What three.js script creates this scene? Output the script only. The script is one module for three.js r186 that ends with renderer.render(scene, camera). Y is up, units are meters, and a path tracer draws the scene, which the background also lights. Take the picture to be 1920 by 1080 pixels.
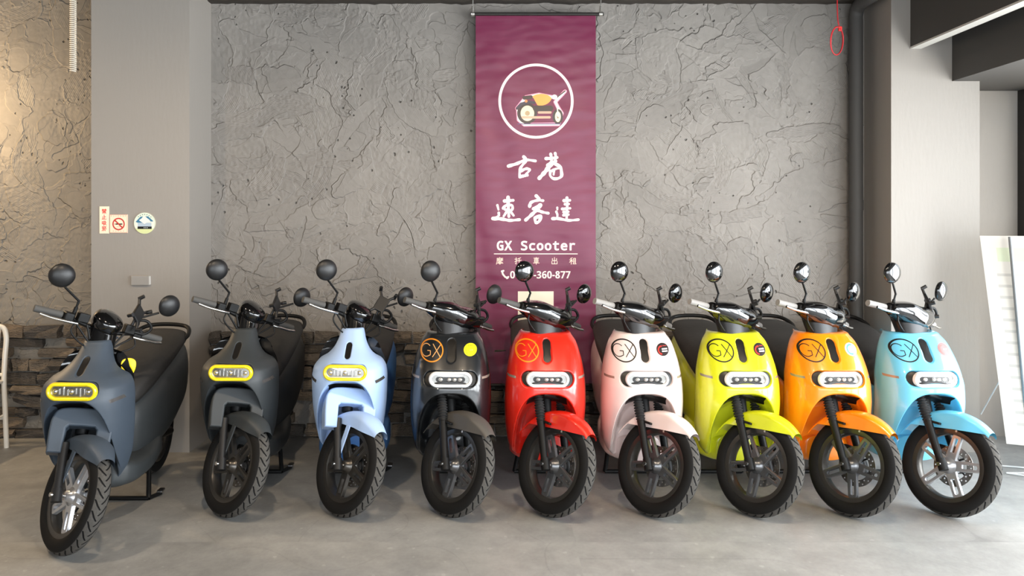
import * as THREE from 'three';
import { mergeGeometries } from 'three/addons/utils/BufferGeometryUtils.js';
import { RoundedBoxGeometry } from 'three/addons/geometries/RoundedBoxGeometry.js';
import { RectAreaLightUniformsLib } from 'three/addons/lights/RectAreaLightUniformsLib.js';
import { ImprovedNoise } from 'three/addons/math/ImprovedNoise.js';

// ---------------------------------------------------------------- camera, sky, daylight, exposure
const scene = new THREE.Scene();
const F = 1580, PX = 940, PY = 415, CY = 1.541, CZ = 6.04;          // focal length and horizon in pixels of a 1920x1080 frame; back wall at z = 0
const camera = new THREE.PerspectiveCamera(2 * Math.atan(540 / F) * 180 / Math.PI, 1920 / 1080, 0.05, 200);
camera.position.set(0, CY, CZ);
camera.lookAt(0, CY, 0);
camera.setViewOffset(1920, 1080, 960 - PX, 540 - PY, 1920, 1080);
camera.updateProjectionMatrix();
const renderer = new THREE.WebGLRenderer();
renderer.toneMapping = THREE.LinearToneMapping;
renderer.toneMappingExposure = 1.6;
renderer.shadowMap.enabled = true;
scene.background = new THREE.Color().setRGB(0.86, 0.93, 1.0);
scene.backgroundIntensity = 1.6;
RectAreaLightUniformsLib.init();
function daylight(w, h, pos, look, intensity) {                      // daylight entering through a glazed opening, the size of that opening
  const l = new THREE.RectAreaLight(new THREE.Color().setRGB(0.9, 0.955, 1.0), intensity, w, h);
  l.position.set(...pos); l.lookAt(...look); l.name = 'daylight'; scene.add(l);
}
daylight(6.7, 2.3, [3.86, 1.25, 4.5], [0, 1.25, 4.5], 8.2);
daylight(5.6, 2.4, [0.7, 1.3, 9.3], [0.7, 1.3, 0], 3.0);
const sun = new THREE.DirectionalLight(0xfff4e2, 9);                 // high sun on the street outside; it does not reach into the shop
sun.position.set(6, 16, -12); sun.target.position.set(6, 0, 0); sun.castShadow = true; sun.name = 'sun'; sun.shadow.mapSize.set(2048, 2048);
Object.assign(sun.shadow.camera, { left: -14, right: 14, top: 14, bottom: -14, near: 1, far: 50 }); scene.add(sun, sun.target);

// ---------------------------------------------------------------- helpers
let seed = 7;
const rnd = () => { seed |= 0; seed = seed + 0x6D2B79F5 | 0; let t = Math.imul(seed ^ seed >>> 15, 1 | seed); t = t + Math.imul(t ^ t >>> 7, 61 | t) ^ t; return ((t ^ t >>> 14) >>> 0) / 4294967296; };
const rr = (a, b) => a + (b - a) * rnd();
const noise = new ImprovedNoise();
const nz = (x, y, z = 0) => noise.noise(x, y, z);
const V = (x, y, z) => new THREE.Vector3(x, y, z);
const clamp = (x, a = 0, b = 1) => Math.min(b, Math.max(a, x));
const sstep = (a, b, x) => { const t = clamp((x - a) / (b - a)); return t * t * (3 - 2 * t); };
const lerp = (a, b, t) => a + (b - a) * t;
function table(pts) {                                                // smooth monotone curve through [key, value] pairs
  const n = pts.length, m = [];
  for (let i = 0; i < n; i++) {
    const s = (a, b) => (pts[b][1] - pts[a][1]) / (pts[b][0] - pts[a][0]);
    if (i === 0) m.push(s(0, 1)); else if (i === n - 1) m.push(s(n - 2, n - 1));
    else { const a = s(i - 1, i), b = s(i, i + 1); m.push(a * b <= 0 ? 0 : 2 * a * b / (a + b)); }
  }
  return (x) => {
    if (x <= pts[0][0]) return pts[0][1];
    if (x >= pts[n - 1][0]) return pts[n - 1][1];
    let i = 0; while (x > pts[i + 1][0]) i++;
    const h = pts[i + 1][0] - pts[i][0], t = (x - pts[i][0]) / h, t2 = t * t, t3 = t2 * t;
    return (2 * t3 - 3 * t2 + 1) * pts[i][1] + (t3 - 2 * t2 + t) * h * m[i] + (3 * t2 - 2 * t3) * pts[i + 1][1] + (t3 - t2) * h * m[i + 1];
  };
}
const used = {};
function numbered(name) { const n = used[name] = (used[name] ?? -1) + 1; return n ? name + '_' + String(n).padStart(3, '0') : name; }
function mesh(name, geo, mat, parent, label) {
  const o = new THREE.Mesh(geo, mat); o.name = name; o.castShadow = o.receiveShadow = true;
  if (label) o.userData.label = label;
  if (parent) parent.add(o);
  return o;
}
function group(name, parent) { const g = new THREE.Group(); g.name = name; if (parent) parent.add(g); return g; }
function thing(o, label, category, grp) { o.name = numbered(o.name); o.userData.label = label; o.userData.category = category; if (grp) o.userData.group = grp; scene.add(o); return o; }
function struct(name, geo, mat) { const o = mesh(name, geo, mat, scene); o.userData.kind = 'structure'; return o; }
function grid(rows, closed = false, cap = false) {                   // rows: equal-length arrays of Vector3
  const R = rows.length, C = rows[0].length, pos = [], uv = [], idx = [];
  for (let i = 0; i < R; i++) for (let j = 0; j < C; j++) { const p = rows[i][j]; pos.push(p.x, p.y, p.z); uv.push(j / (C - 1), i / (R - 1)); }
  for (let i = 0; i < R - 1; i++) for (let j = 0; j < (closed ? C : C - 1); j++) {
    const a = i * C + j, b = i * C + (j + 1) % C, c = a + C, d = b + C; idx.push(a, b, d, a, d, c);
  }
  if (cap) for (const i of [0, R - 1]) {
    const m = V(0, 0, 0); rows[i].forEach((p) => m.add(p)); m.divideScalar(C);
    const k = pos.length / 3; pos.push(m.x, m.y, m.z); uv.push(.5, .5);
    for (let j = 0; j < C; j++) { const a = i * C + j, b = i * C + (j + 1) % C; if (i) idx.push(a, b, k); else idx.push(b, a, k); }
  }
  const g = new THREE.BufferGeometry();
  g.setAttribute('position', new THREE.Float32BufferAttribute(pos, 3)); g.setAttribute('uv', new THREE.Float32BufferAttribute(uv, 2)); g.setIndex(idx);
  g.computeVertexNormals(); return g;
}
const tube = (pts, r, seg = 24, rad = 10) => new THREE.TubeGeometry(new THREE.CatmullRomCurve3(pts.map((p) => V(...p))), seg, r, rad);
function rod(a, b, r, r2 = r, seg = 16) {
  const A = V(...a), B = V(...b), g = new THREE.CylinderGeometry(r2, r, A.distanceTo(B), seg);
  g.applyQuaternion(new THREE.Quaternion().setFromUnitVectors(V(0, 1, 0), B.clone().sub(A).normalize()));
  g.translate((A.x + B.x) / 2, (A.y + B.y) / 2, (A.z + B.z) / 2); return g;
}
const box = (w, h, d, x, y, z, r = 0.004, s = 2) => { const g = new RoundedBoxGeometry(w, h, d, s, Math.min(r, w / 2.1, h / 2.1, d / 2.1)); g.translate(x, y, z); return g; };
const join = (list) => mergeGeometries(list.map((g) => { const k = g.index ? g.toNonIndexed() : g.clone(); for (const n of Object.keys(k.attributes)) if (!['position', 'normal', 'uv'].includes(n)) k.deleteAttribute(n); return k; }));
function ball(rx, ry, rz, x, y, z, s = 24) { const g = new THREE.SphereGeometry(1, s, s * 2 / 3 | 0); g.scale(rx, ry, rz); g.translate(x, y, z); return g; }
function pill(hw, hh, n = 40) {                                      // stadium outline, counter-clockwise
  const a = [], hz = hw >= hh, L = hz ? hw - hh : hh - hw, r = Math.min(hw, hh);
  for (let i = 0; i < n; i++) {
    const t = (i + .5) / n * 2 * Math.PI, c = Math.cos(t), s = Math.sin(t);
    a.push(hz ? [Math.sign(c) * L + r * c, r * s] : [r * c, Math.sign(s) * L + r * s]);
  }
  return a;
}
const cache = {};
const once = (key, make) => cache[key] ??= make();
const std = (color, roughness = .6, metalness = 0, more = {}) => new THREE.MeshStandardMaterial({ color, roughness, metalness, ...more });
const phy = (color, roughness, more = {}) => new THREE.MeshPhysicalMaterial({ color, roughness, ...more });
function canvas(w, h, draw, srgb = true) {
  const c = document.createElement('canvas'); c.width = w; c.height = h; draw(c.getContext('2d'), w, h);
  const t = new THREE.CanvasTexture(c); if (srgb) t.colorSpace = THREE.SRGBColorSpace; t.wrapS = t.wrapT = THREE.RepeatWrapping; return t;
}
function dataTex(w, h, f, srgb = true) {
  const d = new Uint8Array(w * h * 4);
  for (let y = 0; y < h; y++) for (let x = 0; x < w; x++) { const v = f(x, y), k = (y * w + x) * 4; if (v.length) { d[k] = v[0]; d[k + 1] = v[1]; d[k + 2] = v[2]; } else d[k] = d[k + 1] = d[k + 2] = v; d[k + 3] = 255; }
  const t = new THREE.DataTexture(d, w, h); t.magFilter = t.minFilter = THREE.LinearFilter; t.wrapS = t.wrapT = THREE.RepeatWrapping; if (srgb) t.colorSpace = THREE.SRGBColorSpace; t.needsUpdate = true; return t;
}

// ---------------------------------------------------------------- plaster (trowelled relief) and concrete
function plaster(w, h, mw, mh, strokes, pits, tint) {                // heights and tones on w x h texels for a wall of mw x mh metres
  const H = new Float32Array(w * h), T = new Float32Array(w * h), k = w / mw;
  for (let y = 0; y < h; y++) for (let x = 0; x < w; x++) H[y * w + x] = .5 + .08 * nz(x / k * 1.3, y / k * 1.3, 3);
  for (let s = 0; s < strokes; s++) {
    const cx = rnd() * w, cy = rnd() * h, an = rr(-1.4, 1.4) + (rnd() < .4 ? 1.2 : 0), L = rr(.05, .32) * k, W = rr(.02, .13) * k, base = rr(.36, .66), tilt = rr(-.16, .16), tone = rr(-1, 1), sd = rnd() * 100, rough = rnd() < .3;
    const ca = Math.cos(an), sa = Math.sin(an), R = Math.ceil(Math.hypot(L, W) * 1.2), bend = rr(-.5, .5) / L;
    for (let y = Math.max(0, cy - R | 0); y < Math.min(h, cy + R); y++) for (let x = Math.max(0, cx - R | 0); x < Math.min(w, cx + R); x++) {
      const dx = x - cx, dy = y - cy, u = dx * ca + dy * sa, v = -dx * sa + dy * ca + bend * u * u;
      const e = Math.hypot(u / L, v / W); if (e > 1.36) continue;
      let d = e < .55 ? e : e + .34 * nz(x / k * 9, y / k * 9, sd) + .16 * nz(x / k * 30, y / k * 30, sd);
      if (d > 1.06) continue;
      const i = y * w + x, wgt = 1 - sstep(.95, 1.0, d);
      let hv = base + tilt * (v / W) + (rough ? .1 * nz(x / k * 45, y / k * 45, sd) + .03 * Math.sin(v * 1.6) : .02 * nz(u / k * 8, v / k * 60, sd));
      H[i] = lerp(H[i], H[i] * .35 + hv * .65, wgt);
      if (v > 0) if (d > .8) H[i] += .11 * Math.exp(-Math.pow((d - .95) / .035, 2)) * (.5 + .5 * nz(x / k * 6, y / k * 6, sd + 9));
      T[i] = lerp(T[i], tone, wgt * .6);
    }
  }
  for (let p = 0; p < pits; p++) {
    const cx = rnd() * w, cy = rnd() * h, r = rr(.002, .008) * k, st = rr(.5, 1.6), an = rr(0, 3);
    if (nz(cx / k * 1.6, cy / k * 1.6, 40) < .05) continue;
    for (let y = Math.max(0, cy - 3 * r | 0); y < Math.min(h, cy + 3 * r); y++) for (let x = Math.max(0, cx - 3 * r | 0); x < Math.min(w, cx + 3 * r); x++) {
      const dx = x - cx, dy = y - cy, u = dx * Math.cos(an) + dy * Math.sin(an), v = (dy * Math.cos(an) - dx * Math.sin(an)) * st;
      const d = Math.hypot(u, v) / r + .4 * nz(x * .4, y * .4, 5); if (d < 1) { H[y * w + x] -= .35 * (1 - d * d); T[y * w + x] = -3; }
    }
  }
  for (let y = 0; y < h; y++) for (let x = 0; x < w; x++) {          // gritty drag marks between the smooth patches
    const u = x / k, v = y / k, m = sstep(-.05, .3, nz(u * 1.9, v * 1.9, 31)); H[y * w + x] += .025 * nz(u * 16, v * 22, 17) + m * (.05 * nz(u * 38, v * 30, 19) + .045 * Math.max(0, nz(u * 14 + v * 9, v * 13, 23) - .1));
  }
  const bump = dataTex(w, h, (x, y) => clamp(H[y * w + x]) * 255, false);
  const map = dataTex(w, h, (x, y) => {
    const t = 1 + .05 * T[y * w + x] + .05 * nz(x / k * 2.2, y / k * 2.2, 11) + .03 * nz(x / k * 25, y / k * 25, 2) + (rnd() - .5) * .03;
    return [tint[0] * t, tint[1] * t, tint[2] * t].map((c) => clamp(c, 0, 255));
  });
  for (const t of [bump, map]) t.wrapS = t.wrapT = THREE.ClampToEdgeWrapping;
  return { bump, map };
}
const WX0 = -2.08, WX1 = 2.607, WH = 3.13;
const pMid = plaster(1600, 1068, WX1 - WX0, WH, 1700, 620, [138, 133, 127]);
const pLeft = plaster(1024, 1024, 3.2, WH, 700, 900, [132, 127, 119]);
const wallMat = (p) => std(0xffffff, .72, 0, { map: p.map, bumpMap: p.bump, bumpScale: .045 });
const paintBump = dataTex(256, 256, (x, y) => 128 + 60 * nz(x / 8, y / 8, 1) + 50 * (rnd() - .5), false);
const columnPaint = std(0x9c968f, .62, 0, { bumpMap: paintBump, bumpScale: .0012 });
const darkPaint = std(0x4a4846, .7);
const ceilPaint = std(0x2c2a28, .85);
const floorMap = dataTex(1536, 1536, (x, y) => {
  const u = x / 1536 * 9, v = y / 1536 * 9;
  let t = 1 + .09 * nz(u * .9, v * .9, 1) + .08 * nz(u * 3, v * 3.6, 2) + .05 * nz(u * 10, v * 12, 3) + .035 * nz(u * 34, v * 34, 4) + (rnd() - .5) * .03;
  const s = nz(u * 2.3 + 1.2 * nz(u, v, 8), v * 5, 7); if (s > .42) t += .1 * (s - .42);
  const c = Math.abs(nz(u * .8, v * .8, 21)); if (c < .004) t -= .05;
  if (nz(u * 16, v * 16, 13) > .62) t += .09;
  return [150 * t, 149 * t, 146 * t].map((q) => clamp(q, 0, 255));
});
const floorRough = dataTex(512, 512, (x, y) => clamp(118 + 50 * nz(x / 60, y / 60, 4) + 26 * nz(x / 14, y / 14, 5), 40, 255), false);
floorMap.repeat.set(1.6, 1.3); floorRough.repeat.set(2.3, 2.1);
const floorMat = std(0xffffff, 1, 0, { map: floorMap, roughnessMap: floorRough });

// ---------------------------------------------------------------- room shell
const bx = (x0, x1, y0, y1, z0, z1) => { const g = new THREE.BoxGeometry(x1 - x0, y1 - y0, z1 - z0); g.translate((x0 + x1) / 2, (y0 + y1) / 2, (z0 + z1) / 2); return g; };
struct('floor', bx(-5.3, 3.75, -.2, 0, -.2, 9.3), floorMat);
const wallBack = struct('wall_back', bx(WX0, WX1, 0, WH, -.2, 0), wallMat(pMid));
const wallLeftBay = struct('wall_left', bx(-5.28, -2.08, 0, WH, -.2, 0), wallMat(pLeft));
struct('wall_side', bx(-5.48, -5.28, 0, WH, -.2, 9.3), columnPaint);
struct('ceiling', bx(-5.48, 3.9, WH, WH + .2, -.2, 9.3), ceilPaint);
struct('wall_column', bx(-2.735, -2.08, 0, WH, 0, .42), columnPaint);
struct('wall_pillar', bx(2.6, 3.19, 0, WH, -.1, .42), columnPaint);
struct('wall_right', bx(3.19, 3.9, 0, WH, -.2, 0), columnPaint);
struct('wall_front', join([bx(-5.48, -2.2, 0, WH, 9.1, 9.3), bx(-2.2, 3.9, 2.6, WH, 9.1, 9.3), bx(3.6, 3.9, 0, 2.6, 9.1, 9.3)]), columnPaint);
// hanging beams that run out from the pillar, above the glazed side
struct('trim_1', bx(2.728, 2.79, 2.704, WH, .42, 9.1), darkPaint);
struct('trim_lit_underside_5', bx(2.726, 2.80, 2.692, 2.704, .42, 9.1), std(0xd6d4ce, .4));   // added pale strip: light on the first beam's underside put into its colour
struct('trim_2', bx(3.006, 3.9, 2.476, WH, .42, 9.1), darkPaint);
struct('trim_3', bx(3.19, 3.9, 2.476, WH, 0, .42), darkPaint);
struct('trim_4', (() => {                                            // rough strip of old timber where wall and ceiling meet
  const rows = [];
  for (let i = 0; i <= 120; i++) { const x = lerp(WX0, WX1, i / 120), b = 3.1 + .012 * nz(x * 5, 2) + .01 * nz(x * 17, 5); rows.push([V(x, WH, .1), V(x, b + .01, .1), V(x, b, .06), V(x, b, 0)]); }
  return grid(rows);
})(), std(0x3a342e, .9));
const asphalt = std(0xb9b7b0, .9);
struct('floor_outside', bx(3.9, 16, -.25, -.05, -8, 16), asphalt);
// glazed shop side: dark frame and panes
const frameMat = std(0x23211f, .45, .3), paneMat = phy(0xffffff, 0, { transmission: 1, thickness: 0, ior: 1.45 });
const window1 = struct('window_1', join([bx(3.7, 3.8, 0, 2.476, 0, .09), bx(3.7, 3.8, 0, .1, .09, 9.1), bx(3.7, 3.8, 2.4, 2.476, .09, 9.1), ...[1.5, 3.0, 4.5, 6.0, 7.5].map((z) => bx(3.7, 3.8, .1, 2.4, z - .04, z + .04))]), frameMat);
[.09, 1.54, 3.04, 4.54, 6.04, 7.54].forEach((z, i) => mesh('pane', bx(3.745, 3.753, .1, 2.4, z, [1.46, 2.96, 4.46, 5.96, 7.46, 9.1][i]), paneMat, window1));
// stacked split-stone cladding: every stone a piece of its wall
const rockBump = dataTex(128, 128, (x, y) => clamp(128 + 90 * nz(x / 26, y / 12, 6) + 60 * nz(x / 9, y / 6, 7) + 30 * nz(x / 3, y / 3, 8), 0, 255), false);
const stoneMats = [0x857a6d, 0x6f675e, 0x8f8171, 0x5f5953, 0x796d60].map((c) => std(c, .92, 0, { bumpMap: rockBump, bumpScale: .022 }));
const stoneGeos = [];
for (let i = 0; i < 12; i++) {
  const g = new THREE.BoxGeometry(1, 1, 1, 2, 2, 1), p = g.attributes.position, jit = {};
  for (let k = 0; k < p.count; k++) {
    const x = p.getX(k), y = p.getY(k), z = p.getZ(k), key = [x, y, z].map((q) => q.toFixed(2)).join();
    jit[key] ??= [x * rr(-.14, .03), y * rr(-.26, .03), z > 0 ? rr(-.4, .16) - (x && y ? .2 : 0) : 0];
    p.setXYZ(k, x + jit[key][0], y + jit[key][1], z + jit[key][2]);
  }
  const n = g.toNonIndexed(); n.computeVertexNormals(); stoneGeos.push(n);
}
function clad(wall, x0, x1, top) {
  let y = 0;
  while (y < top - .03) {
    const h = rr(.062, .1); let x = x0 - rr(0, .08);
    while (x < x1 - .03) {
      const w = Math.min(rr(.12, .3), x1 - x + .02), d = rr(.03, .095);
      if (rnd() > .1) {
        const s = mesh('stone', stoneGeos[rnd() * 12 | 0], stoneMats[rnd() * 5 | 0], wall);
        const xa = Math.max(x, x0 + .002), wa = x + w - xa;
        if (rnd() < .12 && w > .16) {                                // two short stones on edge
          s.scale.set(wa * .45, h * .96, d); s.position.set(xa + wa * .24, y + h / 2, d / 2 - .004);
          const s2 = mesh('stone', stoneGeos[rnd() * 12 | 0], stoneMats[rnd() * 5 | 0], wall); s2.scale.set(wa * .5, h * .96, d * .8); s2.position.set(xa + wa * .74, y + h / 2, d * .4 - .004);
        } else { s.scale.set(wa * .97, h * .95, d); s.position.set(xa + wa / 2, y + h / 2, d / 2 - .004); s.rotation.z = rnd() < .06 ? rr(-.35, .35) : rr(-.045, .045); }
      }
      x += w;
    }
    y += h;
  }
}
clad(wallBack, WX0, 2.43, .79);
clad(wallLeftBay, -3.85, -2.74, .82);
// service pipe in the corner
const pipe = group('corner_pipe');
mesh('pipe_run', rod([2.5, 0, .1], [2.5, 2.93, .1], .047, .047, 24), darkPaint, pipe);
mesh('pipe_bend', tube([[2.5, 2.93, .1], [2.5, 2.99, .1], [2.5, 3.035, .125], [2.5, 3.062, .2]], .047, 30, 20), darkPaint, pipe);
mesh('pipe_run', rod([2.5, 3.062, .2], [2.5, 3.068, 2.4], .047, .047, 24), darkPaint, pipe);
for (const y of [.5, 1.62]) mesh('coupling', rod([2.5, y, .1], [2.5, y + .07, .1], .051, .051, 24), darkPaint, pipe);
thing(pipe, 'dark grey painted service pipe bending in the wall corner', 'pipe');

// ---------------------------------------------------------------- lamps
const bulbMat = std(0xfff2dd, .5, 0, { emissive: 0xffe2b8, emissiveIntensity: 6 });
function downlight(x, z, tx, tz, k, what) {
  const g = group('downlight'); g.position.set(x, WH, z);
  mesh('lamp_housing', rod([0, 0, 0], [0, -.09, 0], .055, .055, 24), std(0x1c1c1c, .5), g);
  mesh('lamp_glass', rod([0, -.09, 0], [0, -.096, 0], .04, .04, 24), bulbMat, g);
  const l = new THREE.SpotLight(new THREE.Color().setRGB(1, .8, .58), k, 0, .95, .7, 2); l.position.set(x, WH - .105, z); l.target.position.set(tx, 0, tz); l.castShadow = true; l.shadow.radius = 2;
  scene.add(l, l.target);
  thing(g, 'small black ceiling downlight with warm lamp, in front of the ' + what + ' scooter', 'lamp', 'ceiling downlights');
}
for (const [x, what] of [[-2.7, 'slate blue'], [-1.0, 'powder blue'], [.45, 'red'], [1.75, 'orange']]) downlight(x, 3.0, x, .5, 7, what);
{ // warm wall lamp left of the picture
  const g = group('wall_lamp'); g.position.set(-4.15, 2.3, .02);
  mesh('back_plate', box(.1, .16, .03, 0, 0, .015), std(0x222222, .4, .5), g);
  mesh('lamp_arm', tube([[0, 0, .03], [0, .03, .2], [0, .06, .42]], .012), std(0x222222, .4, .5), g);
  mesh('bulb', ball(.05, .06, .05, 0, .02, .45), std(0xffe9c8, .5, 0, { emissive: 0xffc684, emissiveIntensity: 8 }), g);
  thing(g, 'warm bulb on a dark wall arm beside the pitted plaster', 'lamp');
  const l = new THREE.PointLight(new THREE.Color().setRGB(1, .72, .42), 4.4, 0, 2); l.position.set(-4.15, 2.32, .47); l.castShadow = true; l.shadow.radius = 2.4; scene.add(l);
}

// ---------------------------------------------------------------- writing
const GLYPH = {
  che: [[15, 10, 85, 10], [25, 25, 75, 25, 75, 65, 25, 65, 25, 25], [25, 45, 75, 45], [8, 80, 92, 80], [50, 0, 50, 100]],
  chu: [[50, 0, 50, 92], [20, 15, 20, 46, 80, 46, 80, 15], [12, 56, 12, 92, 88, 92, 88, 56]],
  zu: [[45, 5, 15, 15], [5, 35, 50, 35], [28, 12, 28, 98], [28, 40, 5, 70], [28, 40, 50, 62], [62, 12, 62, 92], [62, 12, 88, 12, 88, 92], [62, 38, 88, 38], [62, 64, 88, 64], [52, 92, 99, 92]],
  tuo: [[5, 25, 40, 25], [24, 3, 24, 95, 12, 88], [5, 62, 40, 48], [88, 5, 50, 20], [45, 48, 98, 40], [68, 15, 68, 85, 75, 94, 95, 94, 97, 78]],
  mo: [[50, 0, 50, 10], [12, 12, 95, 12], [14, 12, 12, 60, 2, 98], [22, 28, 52, 28], [37, 18, 37, 52], [37, 30, 22, 48], [37, 30, 52, 46], [58, 28, 95, 28], [76, 18, 76, 52], [76, 30, 58, 48], [76, 30, 95, 46], [75, 55, 30, 62], [25, 72, 90, 72], [18, 84, 97, 84], [56, 60, 56, 98, 46, 94]],
  jin: [[5, 14, 46, 14], [25, 2, 25, 46], [25, 16, 5, 40], [25, 16, 46, 38], [54, 14, 96, 14], [75, 2, 75, 46], [75, 16, 54, 40], [75, 16, 97, 38], [30, 54, 75, 54], [12, 67, 90, 67], [52, 67, 52, 98], [30, 78, 16, 94], [72, 78, 88, 94]],
  zhi: [[50, 5, 50, 92], [50, 45, 85, 45], [22, 40, 22, 92], [5, 92, 97, 92]],
  xi: [[8, 25, 8, 70, 32, 70, 32, 25, 8, 25], [42, 15, 80, 15, 72, 42, 90, 42, 75, 70, 45, 98], [52, 15, 50, 55, 38, 95], [55, 50, 95, 95]],
  yan: [[5, 12, 95, 12], [32, 2, 32, 22], [68, 2, 68, 22], [25, 25, 28, 33], [5, 38, 50, 38], [28, 38, 22, 70, 5, 95], [25, 58, 45, 58, 42, 92, 32, 90], [75, 28, 55, 55], [72, 35, 97, 58], [65, 65, 75, 72], [62, 82, 78, 92]],
};
function poly(c, p, w) { c.lineWidth = w; c.lineCap = c.lineJoin = 'round'; c.beginPath(); c.moveTo(p[0], p[1]); for (let i = 2; i < p.length; i += 2) c.lineTo(p[i], p[i + 1]); c.stroke(); }
function brush(c, p, w) {                                            // a smooth brush stroke, slightly thinner towards its end
  const cv = new THREE.CatmullRomCurve3(Array.from({ length: p.length / 2 }, (_, i) => V(p[2 * i], p[2 * i + 1], 0)));
  for (let i = 0; i <= 60; i++) { const q = cv.getPoint(i / 60), r = w / 2 * (1.06 - .3 * i / 60 + .12 * Math.sin(i * .35)); c.beginPath(); c.arc(q.x, q.y, r, 0, 7); c.fill(); }
}
function glyph(c, name, x, y, s, w) { c.save(); c.translate(x, y); c.scale(s / 100, s / 100); for (const p of GLYPH[name]) poly(c, p, w); c.restore(); }
const calli = [
  [[180, 240, 300, 205, 430, 152, 570, 165], 36], [[400, 105, 435, 150, 390, 215, 345, 290, 342, 400], 34], [[350, 315, 440, 278, 485, 292, 430, 365], 32], [[350, 392, 455, 372], 34],
  [[722, 130, 800, 128, 885, 115], 34], [[790, 65, 802, 130, 800, 190], 30], [[855, 52, 864, 120, 840, 180], 28], [[745, 228, 800, 190, 868, 168], 34], [[805, 195, 720, 310, 625, 415], 50], [[845, 200, 930, 258, 945, 320, 945, 385, 890, 420, 830, 420, 785, 380, 785, 310], 36], [[800, 312, 840, 288, 915, 270], 26], [[840, 290, 832, 365], 24],
  [[20, 805, 36, 870], 24], [[40, 915, 38, 960, -10, 985], 26], [[-45, 998, 80, 1005, 200, 1025, 340, 1015], 38], [[175, 690, 175, 760, 180, 860, 186, 970], 36], [[122, 745, 248, 735], 36], [[105, 850, 140, 812, 235, 812, 228, 875, 130, 868], 32], [[160, 890, 112, 965], 28], [[205, 890, 255, 955], 28],
  [[580, 670, 625, 712], 34], [[485, 822, 502, 772, 600, 735, 680, 740], 34], [[645, 808, 590, 830, 535, 860], 34], [[640, 805, 560, 900, 430, 1020], 44], [[545, 855, 610, 880, 660, 902, 755, 922], 36], [[565, 990, 645, 962, 622, 1040, 575, 1058, 562, 1000], 36],
  [[885, 840, 886, 870], 20], [[870, 898, 888, 950, 880, 985], 24], [[818, 1000, 900, 1000, 1050, 1025, 1190, 1015], 34], [[1025, 698, 1030, 760, 1020, 1000], 30], [[982, 740, 1066, 735], 34], [[995, 792, 1055, 788], 26], [[955, 860, 1072, 850], 28], [[978, 905, 1045, 900], 30], [[975, 950, 1048, 942], 28],
];
const BX0 = 892, BX1 = 1117, BY0 = 27, BY1 = 722, cream = '#fdf6e4';
const bannerTex = canvas(664, 2048, (c, w, h) => {
  const k = w / (BX1 - BX0), ky = h / (BY1 - BY0);
  c.fillStyle = '#701640'; c.fillRect(0, 0, w, h);
  for (let i = 0; i < 9000; i++) { const t = rnd(); c.fillStyle = t < .5 ? 'rgba(70,10,50,0.05)' : 'rgba(175,70,90,0.05)'; c.fillRect(rnd() * w, rnd() * h, rr(10, 80), 1.5); }
  c.setTransform(k, 0, 0, ky, -BX0 * k, -BY0 * ky);
  c.strokeStyle = cream; c.lineWidth = 5; c.beginPath(); c.arc(1005, 189, 68, 0, 7); c.stroke();
  // plain motorcycle inside the ring
  c.save(); c.translate(925, 105); c.scale(160 / 1047, 160 / 1047);
  const L = (p, w2, col) => { c.strokeStyle = col; poly(c, p, w2); }, C = (x, y, r, col, ry = r) => { c.fillStyle = col; c.beginPath(); c.ellipse(x, y, r, ry, 0, 0, 7); c.fill(); };
  for (const [ww, col] of [[46, '#f2a0b4'], [24, '#fff3e2']]) { L([300, 640, 310, 780, 380, 840, 800, 835, 840, 700, 790, 620, 760, 560, 880, 430], ww, col); L([290, 640, 400, 500, 560, 470, 720, 500], ww, col); }
  C(415, 700, 122, '#3a2c28', 128); C(418, 700, 84, '#f6e2bb', 96); C(418, 700, 30, '#b89a74'); C(790, 740, 64, '#3a2c28', 92); C(792, 742, 36, '#f6e2bb', 66); C(792, 742, 12, '#8a6a4a', 20);
  L([290, 640, 340, 585, 440, 560, 500, 570], 34, '#3d3440'); C(403, 550, 18, '#e08a4a'); L([380, 510, 460, 500], 46, '#40302c');
  c.fillStyle = '#e9a84e'; c.beginPath(); c.moveTo(480, 490); c.bezierCurveTo(560, 440, 690, 460, 715, 520); c.bezierCurveTo(690, 590, 600, 620, 540, 600); c.fill();
  L([520, 640, 700, 640], 70, '#3a2c28'); L([560, 690, 700, 690], 30, '#c9a68a'); L([360, 750, 690, 750], 30, '#dba98a'); L([770, 500, 795, 740], 16, '#d9d4cc'); L([760, 520, 880, 425], 14, '#4a3a36'); C(750, 500, 34, '#efe9dc', 30); L([300, 830, 830, 830], 12, '#5c4a70');
  c.restore();
  c.save(); c.translate(930, 280); c.scale(170 / 1311, 170 / 1311); c.fillStyle = cream; for (const [p, wd] of calli) brush(c, p, wd * 1.28); c.restore();
  c.fillStyle = cream; c.strokeStyle = cream; c.lineWidth = 1.5; c.font = '23px monospace'; c.textBaseline = 'alphabetic';
  [...'GX Scooter'].forEach((ch, i) => { c.fillText(ch, 931 + i * 14.95, 469); c.strokeText(ch, 931 + i * 14.95, 469); });
  c.fillRect(926, 475, 157, 1.6);
  ['mo', 'tuo', 'che', 'chu', 'zu'].forEach((g, i) => { c.strokeStyle = '#f6dcc4'; glyph(c, g, 930.5 + i * 34.2, 482.5, 13, 10); });
  c.font = 'bold 19px sans-serif'; c.fillStyle = cream;
  const put = (s, x, wd) => { c.save(); c.translate(x, 521.5); c.scale(wd / c.measureText(s).width, 1.0); c.fillText(s, 0, 0); c.restore(); };
  put('0', 956, 10); put('-360-877', 1000, 70);
  c.strokeStyle = cream; poly(c, [941.5, 509, 943, 514, 947, 519, 952, 521], 3.4); poly(c, [941, 508.5, 944, 507.6], 3.6); poly(c, [950.5, 521.5, 953, 519], 3.6);
  c.fillStyle = '#f7efd8'; c.fillRect(971, 546, 67, 67);
});
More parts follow.
